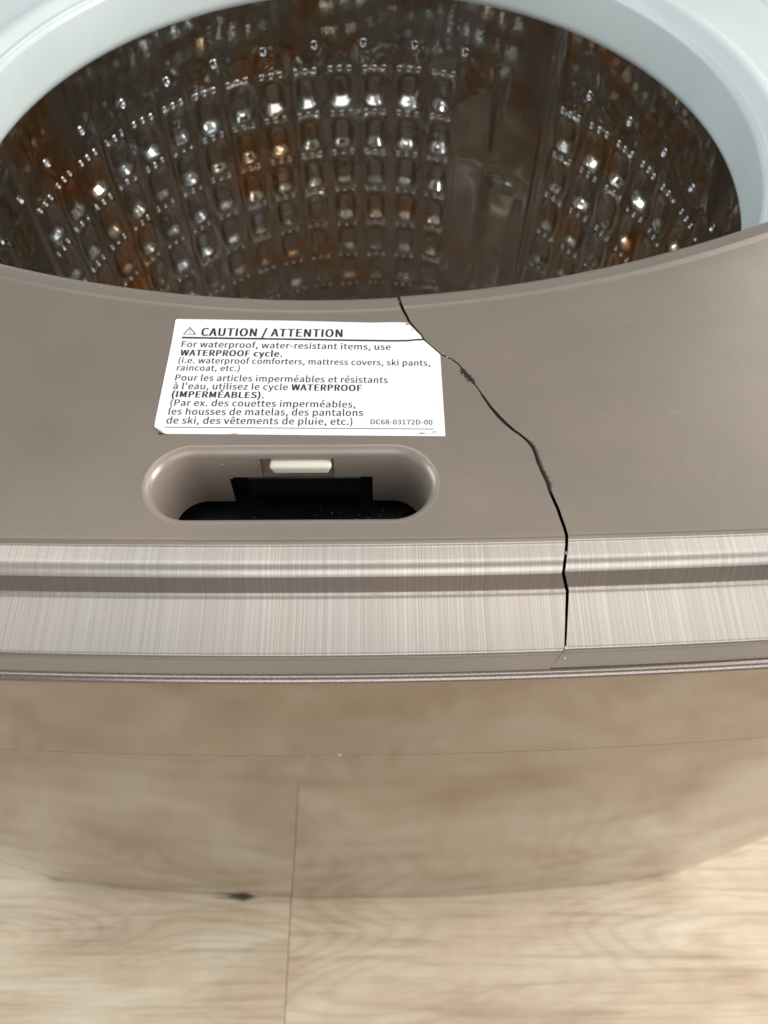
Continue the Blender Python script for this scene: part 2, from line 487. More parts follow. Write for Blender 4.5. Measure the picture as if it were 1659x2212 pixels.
# --- rounded bead under the cover edge
def sweep_front(name, sec, m, z_off=0, kb=.135, nx=120, x0=None, x1=None, closed=True):
    V = []
    a, b = x0 or XL - .002, x1 or XR + .002
    for i in range(nx + 1):
        x = a + (b - a) * i / nx
        for (y, z) in sec: V.append((x, y + bow(x, kb), z + z_off))
    k = len(sec); Fc = []
    for i in range(nx):
        for j in range(k if closed else k - 1):
            q = (i * k + j, i * k + (j + 1) % k, (i + 1) * k + (j + 1) % k, (i + 1) * k + j)
            Fc.append(q)
    return mesh(name, V, Fc, m, wm)
sec = [(.1196 + .0027 * math.cos(t), .9478 + .0027 * math.sin(t)) for t in [2 * PI * i / 20 for i in range(20)]]
sweep_front('edge_bead', sec, M['lip'])

# --- cabinet: bowed front, rounded corners
KF = .135
def front_line(kb, yf, n=60, rc=.028):
    P = []
    for i in range(n + 1):
        x = XC - HW + rc + (2 * HW - 2 * rc) * i / n
        P.append((x, yf + bow(x, KF)))
    return P
def cabinet_loop(yf=.1190, rc=.030):
    P = front_line(.15, yf, 60, rc)
    x1, y1 = P[-1]; a0 = math.atan(2 * KF * (HW - rc))
    arc = []
    for i in range(1, 9):
        t = a0 + (PI / 2 - a0) * i / 8
        arc.append((math.sin(t) - math.sin(a0), math.cos(a0) - math.cos(t)))
    s = rc / (1 - math.sin(a0))
    Rr = [(x1 + s * a, y1 + s * b) for a, b in arc]
    Ll = [(2 * XC - x, y) for x, y in Rr]
    yb = .86
    return list(reversed(Ll)) + P + Rr + [(XC + HW, .55), (XC + HW, yb), (XC - HW, yb), (XC - HW, .55)]
LOOP = cabinet_loop(rc=.030)
def band(name, z0, z1, m, inset=0.0, edge=.0012):
    zs = [(z1, -edge * .4), (z1 - edge * .4, -edge * .08), (z1 - edge, 0.0), (z1 - edge * 1.3, 0.0), (z0 + edge * 1.3, 0.0), (z0 + edge, 0.0), (z0 + edge * .4, -edge * .08), (z0, -edge * .4)]
    V, k = [], len(LOOP)
    c = Vector((XC, .5))
    for z, off in zs:
        for (x, y) in LOOP:
            d = (c - Vector((x, y))).normalized() * (inset - off)
            V.append((x + d.x, y + d.y, z))
    return mesh(name, V, grid_faces(len(zs), k, flip=True, wrap=True), m, wm)
ZS = .818
cab_top = band('front_skirt', ZS + .00008, .9470, M['face'], edge=.0004)
cab = band('cabinet', -.0015, ZS - .00008, M['face'], edge=.0004)
# liner just inside, so no light passes through the seam
band('inner_liner', .02, .945, M['black'], inset=.004)
# flecks caught in the seam of the front
V, Fc = [], []
def seam_y(x): return .1190 + bow(x, KF) - .0001
def fleck(x0, x1, z0, h):
    a = len(V); y0, y1 = seam_y(x0), seam_y(x1)
    V.extend([(x0, y0, z0), (x1, y1, z0), (x1, y1, z0 + h), (x0, y0, z0 + h)]); Fc.append((a, a + 1, a + 2, a + 3))
x = -.150
while x < .235:
    dens = .35 if x < .0 else (.45 if x < .10 else .85)
    L = rnd.uniform(.0005, .0032 if x < .12 else .0016)
    if rnd.random() < dens: fleck(x, x + L, ZS - .0003, rnd.uniform(.0003, .0011))
    x += L + rnd.uniform(.0004, .0022)
p = [-.0262, -.0244]; fleck(p[0], p[1], ZS - .0006, .006)
o = mesh('seam_fleck', V, Fc, M['white'], wm, smooth=False); o['kind'] = 'stuff'
# dark scuffs on the front just under the bead
# --- tub cover (pale plastic)
TC = Vector((-.017, .531))
RP = chamfer_path([(.2900, .9140, 0), (.2838, .9200, .006), (.2850, .9560, .022), (.2868, .9590, .0012), (.2876, .9585, .0005), (.2884, .9600, .0005), (.2902, .9606, .0006), (.2912, .9600, .0004), (.2935, .9618, .0012),
                   (.2990, .9665, .004), (.3060, .9662, .005), (.3100, .9640, .003), (.372, .9640, .001), (.373, .9652, .001), (.390, .9655, .003), (.62, .9650, 0)], 6)
NA = 256; V = []
for (r, z) in RP:
    for j in range(NA):
        t = 2 * PI * j / NA; c, s = math.cos(t), math.sin(t); rr = r
        lim = min((XC + HW - .04 - TC.x) / c if c > 1e-6 else 9, (XC - HW + .04 - TC.x) / c if c < -1e-6 else 9,
                  (.852 - TC.y) / s if s > 1e-6 else 9, (.2430 - TC.y) / s if s < -1e-6 else 9)
        rr = min(rr, lim)
        V.append((TC.x + rr * c, TC.y + rr * s, z))
tubc = mesh('tub_cover', V, grid_faces(len(RP), NA, wrap=True, flip=False), M['ring'], wm)
# thin grooves drawn by the moulding
def torus_line(name, r, z, h, m, dx=0, dy=0):
    V = []
    for (dr, dz) in ((-h, 0), (0, h * .7), (h, 0)):
        for j in range(NA):
            t = 2 * PI * j / NA; V.append((TC.x + dx + (r + dr) * math.cos(t), TC.y + dy + (r + dr) * math.sin(t), z + dz))
    return mesh(name, V, grid_faces(3, NA, wrap=True, flip=True), m, wm)

# --- drum: sheet steel pressed into pillows
RD = .2885; ZT, ZB = .916, .500
NC = 50; PH0 = R(2.5); PIT = 2 * PI / NC
ROWZ = [.823 - .0475 * k for k in range(7)]
NPH, NZ = NC * 26, 250
ph = np.linspace(0, 2 * PI, NPH, endpoint=False); zz = np.linspace(ZT, ZB, NZ)
PH, ZZ = np.meshgrid(ph, zz)
H = np.zeros_like(PH)
def smooth_sector(phi):
    d = (math.degrees(phi) + 180) % 360 - 180
    return 19.5 < d < 42.5 or 139.5 < d < 162.5 or -101.5 < d < -78.5
for k in range(NC):
    c = PH0 + k * PIT
    if smooth_sector(c): continue
    du = (PH - c + PI) % (2 * PI) - PI
    idx = np.abs(du[0]) < PIT * .75
    sub = du[:, idx] * RD
    alt = k % 2
    for q, rz in enumerate(ROWZ):
        v = ZZ[:, idx] - rz
        a, b = (.0122, .0185) if alt else (.0100, .0160)
        rr = ((np.abs(sub) / a) ** 3.2 + (np.abs(v) / b) ** 3.2) ** (1 / 3.2)
        s = np.clip((1.08 - rr) / .62, 0, 1); pit = s * s * (3 - 2 * s)      # pillow pressed outwards
        rim = np.exp(-((rr - 1.20) / .13) ** 2)                            # swollen frame round it
        H[:, idx] += -pit * (.0050 if alt else .0034) * .93 ** q + rim * (.0006 if alt else .0015)
    # rib between every second pair of columns
    e = np.abs(sub - RD * PIT / 2)
    band_ = np.clip((ROWZ[0] + .045 - ZZ[:, idx]) / .012, 0, 1)
    H[:, idx] += np.exp(-(e / .0019) ** 2) * (.0016 if alt else .0005) * band_
# shallow waves of the sheet
wr = random.Random(3); WV = np.zeros_like(H)
for q in range(26):
    kx = wr.choice([5, 8, 12, 17, 24, 31, 40]); kz = wr.uniform(10, 130)
    WV += .00028 * np.sin(kx * PH + wr.uniform(0, 6)) * np.sin(kz * ZZ + wr.uniform(0, 6))
H += .0006 * np.sin(PH * 9 + 3 * ZZ) * np.sin(ZZ * 24)
damp = 1 / (1 + np.exp((ZZ - .862) / .006))                            # calmer sheet above the pillows
smooth_mask = np.array([.16 if smooth_sector(p) else 1.0 for p in ph])[None, :]
H += WV * (.07 + .93 * damp) * smooth_mask
def soft_box(c, hw, z0, z1, e):
    du = ((PH - c + PI) % (2 * PI) - PI) * RD
    f = lambda t: np.clip(t, 0, 1) ** 2 * (3 - 2 * np.clip(t, 0, 1))
    return f((hw - np.abs(du)) / e + .5) * f((ZZ - z0) / e + .5) * f((z1 - ZZ) / e + .5)
for c0 in (0.0, 120.0, -121.0):                                          # smooth sectors: a rib and a shallow panel
    H += .0034 * soft_box(R(29.6 + c0), .0030, .770, .860, .012) / .5 * .5 + .0040 * soft_box(R(33.0 + c0), .022, .560, .742, .026)
    H += .0022 * soft_box(R(40.5 + c0), .0035, .50, .96, .006)
RR = RD - H
BIG = [R(d) for d in [.3, 10.7, 21.1] + [48.8 + 10.4 * q for q in range(30)]]
HOLES = [(p, .8690, .0031) for p in BIG]
SMALL = [(PH0 + k * PIT + d * R(1.95), rz + .0215) for k in range(NC) if not smooth_sector(PH0 + k * PIT) for rz in ROWZ for d in (-1, 0, 1)]
HOLES += [(p, z, .0019) for p, z in SMALL]
dph, dz = 2 * PI / NPH, (ZT - ZB) / (NZ - 1)
keep = np.ones((NZ - 1, NPH), dtype=bool)
for p, z, r in HOLES:
    jc = (p % (2 * PI)) / dph - .5; ic = (ZT - z) / dz - .5; rr_ = r - .0002
    for ii in range(int(ic - 3), int(ic + 5)):
        for jj in range(int(jc - 3), int(jc + 5)):
            if 0 <= ii < NZ - 1 and math.hypot((jj - jc) * dph * RD, (ii - ic) * dz) < rr_: keep[ii, jj % NPH] = False
P = np.stack([TC.x + RR * np.sin(PH), TC.y + RR * np.cos(PH), ZZ], -1).reshape(-1, 3)
me = bpy.data.meshes.new('drum')
i = np.arange(NZ - 1)[:, None] * NPH; j = np.arange(NPH)[None, :]; j2 = (j + 1) % NPH
Q = np.stack([i + j, i + NPH + j, i + NPH + j2, i + j2], -1).reshape(-1, 4)[keep.ravel()]
me.vertices.add(len(P)); me.vertices.foreach_set('co', P.ravel())
me.loops.add(Q.size); me.loops.foreach_set('vertex_index', Q.ravel().astype(np.int32))
me.polygons.add(len(Q)); me.polygons.foreach_set('loop_start', np.arange(0, Q.size, 4, dtype=np.int32))
me.polygons.foreach_set('use_smooth', np.ones(len(Q), dtype=bool))
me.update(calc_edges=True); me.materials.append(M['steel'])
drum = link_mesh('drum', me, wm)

def on_drum(phi, z, lift):
    r = RD - lift
    return Vector((TC.x + r * math.sin(phi), TC.y + r * math.cos(phi), z))
def lift_at(phi, z):
    return float(H[min(NZ - 1, max(0, int(round((ZT - z) / (ZT - ZB) * (NZ - 1))))), int(round((phi % (2 * PI)) / (2 * PI) * NPH)) % NPH])
def punched_bm(r):
    """a punched hole with a rolled rim, local z points into the drum"""
    V, Fc, MI = [], [], []; n = 12
    prof = [(r + .0016, -.0003), (r + .0012, 0), (r * 1.06, .0001), (r * .92, -r * .25), (r * .74, -r * 1.1)]
    for (a, b) in prof:
        for q in range(n): V.append((a * math.cos(2 * PI * q / n), a * math.sin(2 * PI * q / n), b))
    for s in range(len(prof) - 1):
        for q in range(n):
            Fc.append((s * n + q, s * n + (q + 1) % n, (s + 1) * n + (q + 1) % n, (s + 1) * n + q)); MI.append(2 if s < 2 else 0)
    o = len(V); Fc.append(tuple((len(prof) - 1) * n + q for q in range(n))); MI.append(1)
    return V, Fc, MI
def frame(phi):
    nrm = Vector((-math.sin(phi), -math.cos(phi), 0)); up = Vector((0, 0, 1)); xx = up.cross(nrm)
    return Matrix((xx, up, nrm)).transposed()
# big holes under the rim: one part each
V, Fc, MI = punched_bm(.0031)
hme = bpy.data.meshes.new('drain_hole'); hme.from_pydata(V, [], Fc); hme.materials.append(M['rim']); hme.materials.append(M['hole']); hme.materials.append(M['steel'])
hme.polygons.foreach_set('material_index', MI); hme.polygons.foreach_set('use_smooth', [True] * len(MI)); hme.update()
for phi in BIG:
    o = bpy.data.objects.new('drain_hole', hme); C.objects.link(o); o.parent = drum
    o.matrix_basis = Matrix.Translation(on_drum(phi, .8690, lift_at(phi, .8690) + .0003)) @ frame(phi).to_4x4()
# the small holes come in threes above each pillow
V, Fc, MI = [], [], []
sv, sf, sm = punched_bm(.0019)
for phi, z in SMALL:
    fm = frame(phi); p = on_drum(phi, z, lift_at(phi, z) + .0003); o = len(V)
    V.extend([p + fm @ Vector(v) for v in sv]); Fc.extend([tuple(o + i for i in f) for f in sf]); MI.extend(sm)
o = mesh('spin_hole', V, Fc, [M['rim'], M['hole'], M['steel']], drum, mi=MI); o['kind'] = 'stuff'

# bottom of the drum
V = []; PR = [(.0, .555), (.05, .552), (.09, .535), (.13, .520), (.20, .512), (.215, .508), (.22, .512), (.2975, .515)]
for (r, z) in PR:
    for j in range(96):
        t = 2 * PI * j / 96
        V.append((TC.x + r * math.cos(t), TC.y + r * math.sin(t), z + (.010 * max(0, math.cos(4 * t + r * 9)) ** 3 if .04 < r < .21 else 0)))
mesh('pulsator', V, grid_faces(len(PR), 96, wrap=True, flip=False), M['pulsator'], wm)

# --- latch recess
YSB = SB
rec = bpy.data.objects.new('latch_recess', None); rec.empty_display_size = .02
wallprof = [(0, 0), (.0004, -.00002), (.0014, -.0004), (.0026, -.0012), (.0037, -.0026), (.0044, -.0044), (.0048, -.0066), (.0054, -.0090)]
depths = [.0125, .0160, .0205, .0240, .0280, .0320, .0365, .0405]
wallprof += [(.0054 + .0016 * (d - .009) / .03, -d) for d in depths]
NXL, NXR = at(497, 1040, ZD - .022).x, at(806, 1040, ZD - .022).x
# x of the notch measured on the rear wall
def rear(px, py): # hit of the rear wall plane
    d = ray(px, py); t = (SB - .0062 - CAM.y) / d.y; return CAM + d * t
n0, n1 = rear(498, 1040), rear(806, 1040); l0, l1 = rear(561, 1010), rear(722, 1010)
dep_notch = ZD - rear(650, 1031).z; dep_latch = ZD - rear(650, 996).z; dep_floor = ZD - rear(650, 1079).z
base = stadium(0, 48, 90); NS = len(base)
V, Fc = [], []
dl = [0] + [w[1] for w in wallprof]
wp = wallprof[:6] + [(lerp_tab([(.0044, .0044), (.009, .0054), (.039, .0070)], d), -d) for d in sorted([.0052, dep_latch, .0085, (dep_latch + dep_notch) / 2, dep_notch - .0014, dep_notch, dep_notch + .006, dep_floor - .008, dep_floor])]
for (off, dz) in wp:
    for (x, y) in stadium(off, 48, 90): V.append((x, y, ZD + dz))
for i in range(len(wp) - 1):
    for j in range(NS):
        j2 = (j + 1) % NS
        x = (V[i * NS + j][0] + V[i * NS + j2][0]) / 2; y = (V[i * NS + j][1] + V[i * NS + j2][1]) / 2
        dm = -(wp[i][1] + wp[i + 1][1]) / 2
        rearw = y > SCY + SRAD * .6
        if rearw and n0.x < x < n1.x and dm > dep_notch: continue
        if rearw and l0.x < x < l1.x and dep_latch < dm < dep_notch: continue
        Fc.append((i * NS + j, (i + 1) * NS + j, (i + 1) * NS + j2, i * NS + j2))
recess = mesh('latch_recess', V, Fc, M['recess'], wm)  # lighter deck copy, light on the walls put into the colour
for p in recess.data.polygons: pass
bm = bmesh.new(); bm.from_mesh(recess.data); bmesh.ops.recalc_face_normals(bm, faces=bm.faces)
f0 = max(bm.faces, key=lambda f: f.calc_center_median().z)
if f0.normal.z < 0: bmesh.ops.reverse_faces(bm, faces=bm.faces)
bm.to_mesh(recess.data); bm.free()

def box_bm(x0, x1, y0, y1, z0, z1, bev=.0, seg=3):
    bm = bmesh.new()
    bmesh.ops.create_cube(bm, size=1.0, matrix=Matrix.Translation(((x0 + x1) / 2, (y0 + y1) / 2, (z0 + z1) / 2)) @ Matrix.Diagonal((x1 - x0, y1 - y0, z1 - z0, 1)))
    if bev: bmesh.ops.bevel(bm, geom=bm.edges[:], offset=bev, segments=seg, affect='EDGES', profile=.5)
    return bm
# black housing of the lock behind and under the recess
bm = bmesh.new()
def quad(a, b, c, d):
    bm.faces.new([bm.verts.new(p) for p in (a, b, c, d)])
hx0, hx1 = SL - .004, SR + .004; yb = SB + .004; zt = ZD - .004; zf = ZD - dep_floor - .007
quad((hx0, yb, zt), (hx1, yb, zt), (hx1, yb, zf), (hx0, yb, zf))
quad((hx0, yb, zf), (hx1, yb, zf), (hx1, SF - .004, zf), (hx0, SF - .004, zf))
quad((hx0, SF - .004, zt - .004), (hx0, yb, zt), (hx0, yb, zf), (hx0, SF - .004, zf))
quad((hx1, SF - .004, zf), (hx1, yb, zf), (hx1, yb, zt), (hx1, SF - .004, zt - .004))
quad((hx0, SF - .004, zf), (hx1, SF - .004, zf), (hx1, SF - .004, zt - .004), (hx0, SF - .004, zt - .004))
bm_obj('lock_housing', bm, M['black'], wm, smooth=False)
bm = box_bm(n0.x + .008, n1.x - .006, SB - .0045, SB + .0035, ZD - dep_floor + .001, ZD - dep_notch - .003, .0012, 2)
bm_obj('lock_plate', bm, M['black'], wm)
# grey pocket and the cream bolt in it
V = []
gz0, gz1 = ZD - dep_notch + .0002, ZD - dep_latch
bm = bmesh.new()
yw, yi = SB - .0058, SB - .0010
quad((l0.x, yi, gz1 + .001), (l1.x, yi, gz1 + .001), (l1.x, yi, gz0), (l0.x, yi, gz0))
quad((l0.x, yw, gz1), (l0.x, yi, gz1), (l0.x, yi, gz0), (l0.x, yw, gz0))
quad((l1.x, yi, gz1), (l1.x, yw, gz1), (l1.x, yw, gz0), (l1.x, yi, gz0))
quad((l0.x, yw, gz0), (l0.x, yi, gz0), (l1.x, yi, gz0), (l1.x, yw, gz0))
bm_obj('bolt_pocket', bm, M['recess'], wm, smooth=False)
b0, b1 = rear(584, 1010), rear(717, 1010)
def plane_y(px, py, y):
    d = ray(px, py); return CAM + d * ((y - CAM.y) / d.y)
bz0, bz1 = plane_y(650, 1025, SB - .0090).z, plane_y(650, 998, SB - .0058).z
bm = box_bm(b0.x, b1.x, SB - .0090, SB - .0012, bz0, bz1, .0018, 4)
for v in bm.verts:
    if v.co.z < (bz0 + bz1) / 2: v.co.x += (.0012 if v.co.x < (b0.x + b1.x) / 2 else -.0012)
bm_obj('lock_bolt', bm, M['cream'], wm)
# lint on the black floor of the recess
V, Fc = [], []
for i in range(46):
    px = rnd.gauss(760, 90) if i < 30 else rnd.uniform(480, 900); py = rnd.uniform(1094, 1122)
    p = at(px, py, zf + .0006)
    if not (hx0 < p.x < hx1 and SF < p.y < SB): continue
    s = rnd.uniform(.00008, .0003); a = rnd.uniform(0, PI); o = len(V)
    for q in range(5):
        t = a + 2 * PI * q / 5; V.append(p + Vector((s * math.cos(t) * rnd.uniform(.6, 1.5), s * math.sin(t), 0)))
    Fc.append(tuple(o + q for q in range(5)))
o = mesh('lint_fleck', V, Fc, M['white'], wm, smooth=False); o['kind'] = 'stuff'

# --- marks: ribbons lying on the surface
def ribbon(V, Fc, pts, w0, A=None, edge=None):
    o = len(V); n = len(pts)
    for i, p in enumerate(pts):
        d = (pts[min(i + 1, n - 1)] - pts[max(i - 1, 0)]); d.z = 0
        if d.length < 1e-9: d = Vector((1, 0, 0))
        s = Vector((-d.y, d.x, 0)).normalized()
        ww = w0(i / (n - 1)) if callable(w0) else w0 * (math.sin(PI * (.06 + .88 * i / (n - 1))) ** .6)
        V.append(p + s * ww / 2); V.append(p - s * ww / 2)
    for i in range(n - 1): Fc.append((o + 2 * i, o + 2 * i + 1, o + 2 * i + 3, o + 2 * i + 2))
def on_deck(p):
    y = p.y
    if y > edge_y(p.x) - .024 or y < YB + bow(p.x, bowk(YB)) + .002 or not XL < p.x < XR: return False
    if SL - .002 < p.x < SR + .002 and SF - .002 < y < SB + .002: return False
    return abs(p.x - crack_x(y)) > .0018
LBL = [at(*p, ZD + .0003) for p in ((379, 688), (890, 697), (951, 766), (963, 943), (348, 938), (332, 922))]
def on_label(p):
    return LBL[5].x - .001 < p.x < LBL[3].x + .004 and LBL[3].y - .001 < p.y < LBL[0].y + .004
V, Fc = [], []
zs_ = ZD + .00008
def scratch(px, py, ang, L, curv, w):
    p = at(px, py, zs_); run = []
    for s in range(11):
        if on_deck(p) and not on_label(p): run.append(p.copy())
        else:
            if len(run) > 2: ribbon(V, Fc, run, w)
            run = []
        p = p + Vector((math.cos(ang), math.sin(ang), 0)) * L / 10; ang += curv / 10
    if len(run) > 2: ribbon(V, Fc, run, w)
for i in range(110):   # left field
    scratch(rnd.uniform(0, 370), rnd.gauss(930, 130), rnd.choice([rnd.gauss(.35, .35), rnd.gauss(1.9, .5)]), abs(rnd.gauss(.012, .014)) + .003, rnd.gauss(0, .25), rnd.uniform(.00006, .00014))
for i in range(50):    # under the slot
    scratch(rnd.uniform(60, 1100), rnd.uniform(1128, 1160), rnd.gauss(2.2, .8), abs(rnd.gauss(.006, .006)) + .002, rnd.gauss(0, .3), rnd.uniform(.00004, .00013))
for i in range(80):   # right field
    scratch(rnd.uniform(960, 1659), rnd.uniform(700, 1150), rnd.choice([rnd.gauss(-.6, .3), rnd.gauss(.5, .4), rnd.gauss(1.5, .3)]), abs(rnd.gauss(.010, .012)) + .003, rnd.gauss(0, .25), rnd.uniform(.00004, .0001))
for args in [(1322, 707, .45, .011, .1, .00035), (1352, 699, .5, .006, 0, .0003), (960, 1060, .55, .030, .1, .00022), (1430, 992, .6, .012, .3, .00025), (1480, 1000, .9, .014, 1.2, .00028),
             (1440, 900, .7, .010, -.6, .0003), (1180, 820, -.55, .05, -.2, .0002), (1300, 880, -.45, .04, .3, .0002), (1560, 760, -1.1, .022, .2, .0003), (1230, 770, -.7, .03, .1, .0002),
             (385, 388 + 330, -.9, .006, .5, .0003), (200, 855, .25, .045, .1, .00022), (100, 900, .18, .06, .1, .0002), (190, 1000, -.6, .03, .2, .0002), (200, 960, -.9, .022, .4, .0002),
             (1150, 1010, 1.4, .02, .2, .0002), (1560, 1050, 1.5, .012, 1.0, .0003), (1400, 1060, .8, .02, .5, .0002)]:
    scratch(*args)
for i in range(60):    # tiny bright nicks
    p = at(rnd.uniform(0, 1659), rnd.uniform(640, 1155), zs_)
    if not on_deck(p) or on_label(p): continue
    scratch(0, 0, 0, 0, 0, 0) if False else ribbon(V, Fc, [p, p + Vector((.0003, .0001, 0)), p + Vector((.0006, .0003, 0))], .0004 * rnd.uniform(.6, 1.1))
Fc = [f[::-1] for f in Fc]
o = mesh('scratch_mark', V, Fc, M['scratch'], left, smooth=False); o['kind'] = 'stuff'

def dirt_strip(name, pts, wl, wr, m, parent, strength=1.0, z=.00006):
    """strip along pts; wl, wr = reach to either side (functions of 0..1)"""
    V, A, Fc = [], [], []; n = len(pts); K = 9
    for i, p in enumerate(pts):
        d = pts[min(i + 1, n - 1)] - pts[max(i - 1, 0)]; d.z = 0
        s = Vector((-d.y, d.x, 0)).normalized(); u = i / (n - 1)
        end = min(1, 4 * u, 4 * (1 - u))
        for q in range(-K, K + 1):
            f = q / K; reach = wl(u) if f > 0 else wr(u)
            V.append(p + s * abs(f) * (reach if f > 0 else -reach) + Vector((0, 0, z))); A.append((1 - abs(f)) ** 1.3 * strength * end)
    k = 2 * K + 1
    for i in range(n - 1):
        for q in range(k - 1):
            Fc.append((i * k + q, i * k + q + 1, (i + 1) * k + q + 1, (i + 1) * k + q))
    Fc = [f[::-1] for f in Fc]
    return mesh(name, V, Fc, m, parent, attr=A)
def along(i0, i1, sub=4):
    out = []
    for a, b in zip(crk[i0:i1], crk[i0 + 1:i1 + 1]):
        for s in range(sub): out.append(a.lerp(b, s / sub))
    out.append(crk[i1]); return out
# grime rubbed into the crack (left = towards the tub side when walking towards the front)
def side_dirt(i0, i1, wl, wr, st, off):
    pts = along(i0, i1)
    dirt_strip('crack_grime', pts, lambda u: wl, lambda u: wr, M['dirt'], right if off > 0 else left, st)
side_dirt(3, 7, .0036, .0012, 1.0, 1)
side_dirt(12, 17, .0045, .0052, 1.12, 1)
side_dirt(16, 23, .0030, .0030, .92, 1)
side_dirt(22, 32, .0052, .0018, 1.05, 1)
side_dirt(1, 35, .0012, .0012, .8, 1)
# chips of raw plastic beside the crack
def chip(px, py, z, sx, sy, m, parent, n=9):
    c = at(px, py, z + .0002); sx *= .7; sy *= .75; Vv = [c + Vector((0, 0, .00035))]
    for q in range(n):
        t = 2 * PI * q / n; r = rnd.uniform(.6, 1.25)
        Vv.append(c + Vector((sx * r * math.cos(t), sy * r * math.sin(t), -.0001)))
    return mesh('paint_chip', Vv, [(0, 1 + q, 1 + (q + 1) % n) for q in range(n)], m, parent, smooth=False)
for (px, py, z, sx, sy) in ((957, 764, ZD, .0009, .0005), (966, 771, ZD, .0010, .0006), (974, 777, ZD, .0007, .0004), (1230, 1185, .9683, .0009, .0022), (1223, 1194, .968, .0005, .0012),
                            (1225, 1386, .9537, .0005, .0020), (1222, 1399, .9535, .0006, .0012), (1220, 1422, .951, .0008, .0009), (1000, 809, ZD, .0005, .0006), (1016, 826, ZD, .0006, .0005)):
    chip(px, py, z, sx, sy, M['white'] if py > 1100 else M['raw'], right)
# pale scuffs along the step of the brushed band
for px in (130, 142, 585, 600, 612, 628, 728, 738, 808, 818, 905, 918, 930, 962, 985, 1000, 1018, 1060, 1076, 1188, 1210, 1330, 1390):
    c = at(px + rnd.uniform(-4, 4), 1276, .957); w_ = rnd.uniform(.0014, .0034); k = bow(c.x, .11)
    pts = []
    for s in range(5):
        u = s / 4; pts.append(Vector((c.x + (u - .5) * w_ * 2, c.y + (u - .5) * .0012, .9572 + (u - .5) * .002)))
    # follow the riser: a small patch leaning with it
    Vv, Aa, Ff = [], [], []
    prof = [(y, z) for (y, z) in PROF if .1555 < y < .1605]
    for (y, z) in prof:
        for q in range(7):
            x = c.x + (q - 3) / 3 * w_
            Vv.append((x, y + bow(x, bowk(y)) - .00008, z + .00010)); e = 1 - abs(q - 3) / 3
            cy_ = 1 - abs((prof.index((y, z)) / max(1, len(prof) - 1)) * 2 - 1); Aa.append(e ** .6 * cy_ ** .5 * .95)
    mesh('scuff', Vv, grid_faces(len(prof), 7, flip=True), M['scuff'], left if c.x < crack_x(.157) else right, attr=Aa)

# --- caution label
lab_z = ZD + .00025
c_pts = [at(382, 689, lab_z), at(640, 693, lab_z), at(800, 697, lab_z), at(852, 696, lab_z), at(882, 697, lab_z), at(886, 702, lab_z), at(895, 711, lab_z), at(908, 724, lab_z), at(914, 734, lab_z), at(933, 750, lab_z), at(951, 766, lab_z),
         at(955, 830, lab_z), at(960, 905, lab_z), at(962, 942, lab_z), at(700, 940, lab_z), at(520, 938, lab_z), at(360, 937, lab_z), at(350, 934, lab_z), at(333, 922, lab_z), at(337, 900, lab_z), at(350, 838, lab_z), at(371, 738, lab_z), at(379, 692, lab_z)]
n = len(c_pts); th = Vector((0, 0, -.00022))
lab = mesh('caution_label', c_pts + [p + th for p in c_pts], [tuple(range(n))[::-1]] + [(i, (i + 1) % n, n + (i + 1) % n, n + i) for i in range(n)], M['paper'], wm, smooth=False)
lab['label'] = 'white bilingual caution sticker with one corner torn off at the crack'
tz = lab_z + .00006
font = None
try:
    import os
    font = bpy.data.fonts.load(os.path.join(bpy.utils.system_resource('DATAFILES'), 'fonts', 'Noto Sans CJK Regular.woff2'))   # ships with Blender
except Exception:
    font = None
def text_mesh(s, spacing=1.0):
    cu = bpy.data.curves.new('t', 'FONT'); cu.body = s; cu.size = 1.0; cu.space_character = spacing; cu.resolution_u = 4
    if font: cu.font = font
    ob = bpy.data.objects.new('t', cu); C.objects.link(ob)
    me = bpy.data.meshes.new_from_object(ob.evaluated_get(bpy.context.evaluated_depsgraph_get()))
    bpy.data.objects.remove(ob); bpy.data.curves.remove(cu)
    co = np.empty(len(me.vertices) * 3); me.vertices.foreach_get('co', co); return me, co.reshape(-1, 3)
hm, hc = text_mesh('H'); CAPH = hc[:, 1].max(); bpy.data.meshes.remove(hm)
def Zp(zx, zy): return 274.3 + zx * .5040, 630.9 + zy * .5040
def line(s, x0, y0, x1, y1, cap, bold=0.0):
    me, co = text_mesh(s, 1.06 if bold else 1.03); 
    S, E = at(*Zp(x0, y0), tz), at(*Zp(x1, y1), tz)
    T = at(*Zp((x0 + x1) / 2, (y0 + y1) / 2 - cap), tz); B = at(*Zp((x0 + x1) / 2, (y0 + y1) / 2), tz)
    ch = T.y - B.y
    d = (E - S); L = d.length; d.normalize(); u = Vector((-d.y, d.x, 0))
    xa, xb = co[:, 0].min(), co[:, 0].max()
    X = (co[:, 0] - xa) / (xb - xa) * L; Y = co[:, 1] / CAPH * ch
    W = np.outer(X, d) + np.outer(Y, u) + np.array(S)
    me.vertices.foreach_set('co', W.ravel()); me.update(); me.materials.clear(); me.materials.append(M['ink'])
    me.name = 'text_line'
    bold = bold or .0045
    if True:                       # heavier strokes: the outline repeated a hair to either side
        bm = bmesh.new(); bm.from_mesh(me)
        for q, dx in enumerate((-bold, bold)):
            off = Vector(d) * dx * L / (xb - xa) + Vector((0, 0, .000012 * (q + 1)))
            m2 = me.copy(); m2.transform(Matrix.Translation(off)); bm.from_mesh(m2); bpy.data.meshes.remove(m2)
        bm.to_mesh(me); bm.free()
    return link_mesh('text_line', me, lab)
B_ = .015
line('CAUTION / ATTENTION', 318, 187, 921, 193, 33, B_)
line('For waterproof, water-resistant items, use', 233, 235, 1129, 248, 25)
line('WATERPROOF cycle.', 228, 272, 663, 277, 25, B_)
line('(i.e. waterproof comforters, mattress covers, ski pants,', 220, 304, 1299, 316, 24)
line('raincoat, etc.)', 213, 336, 481, 339, 24)
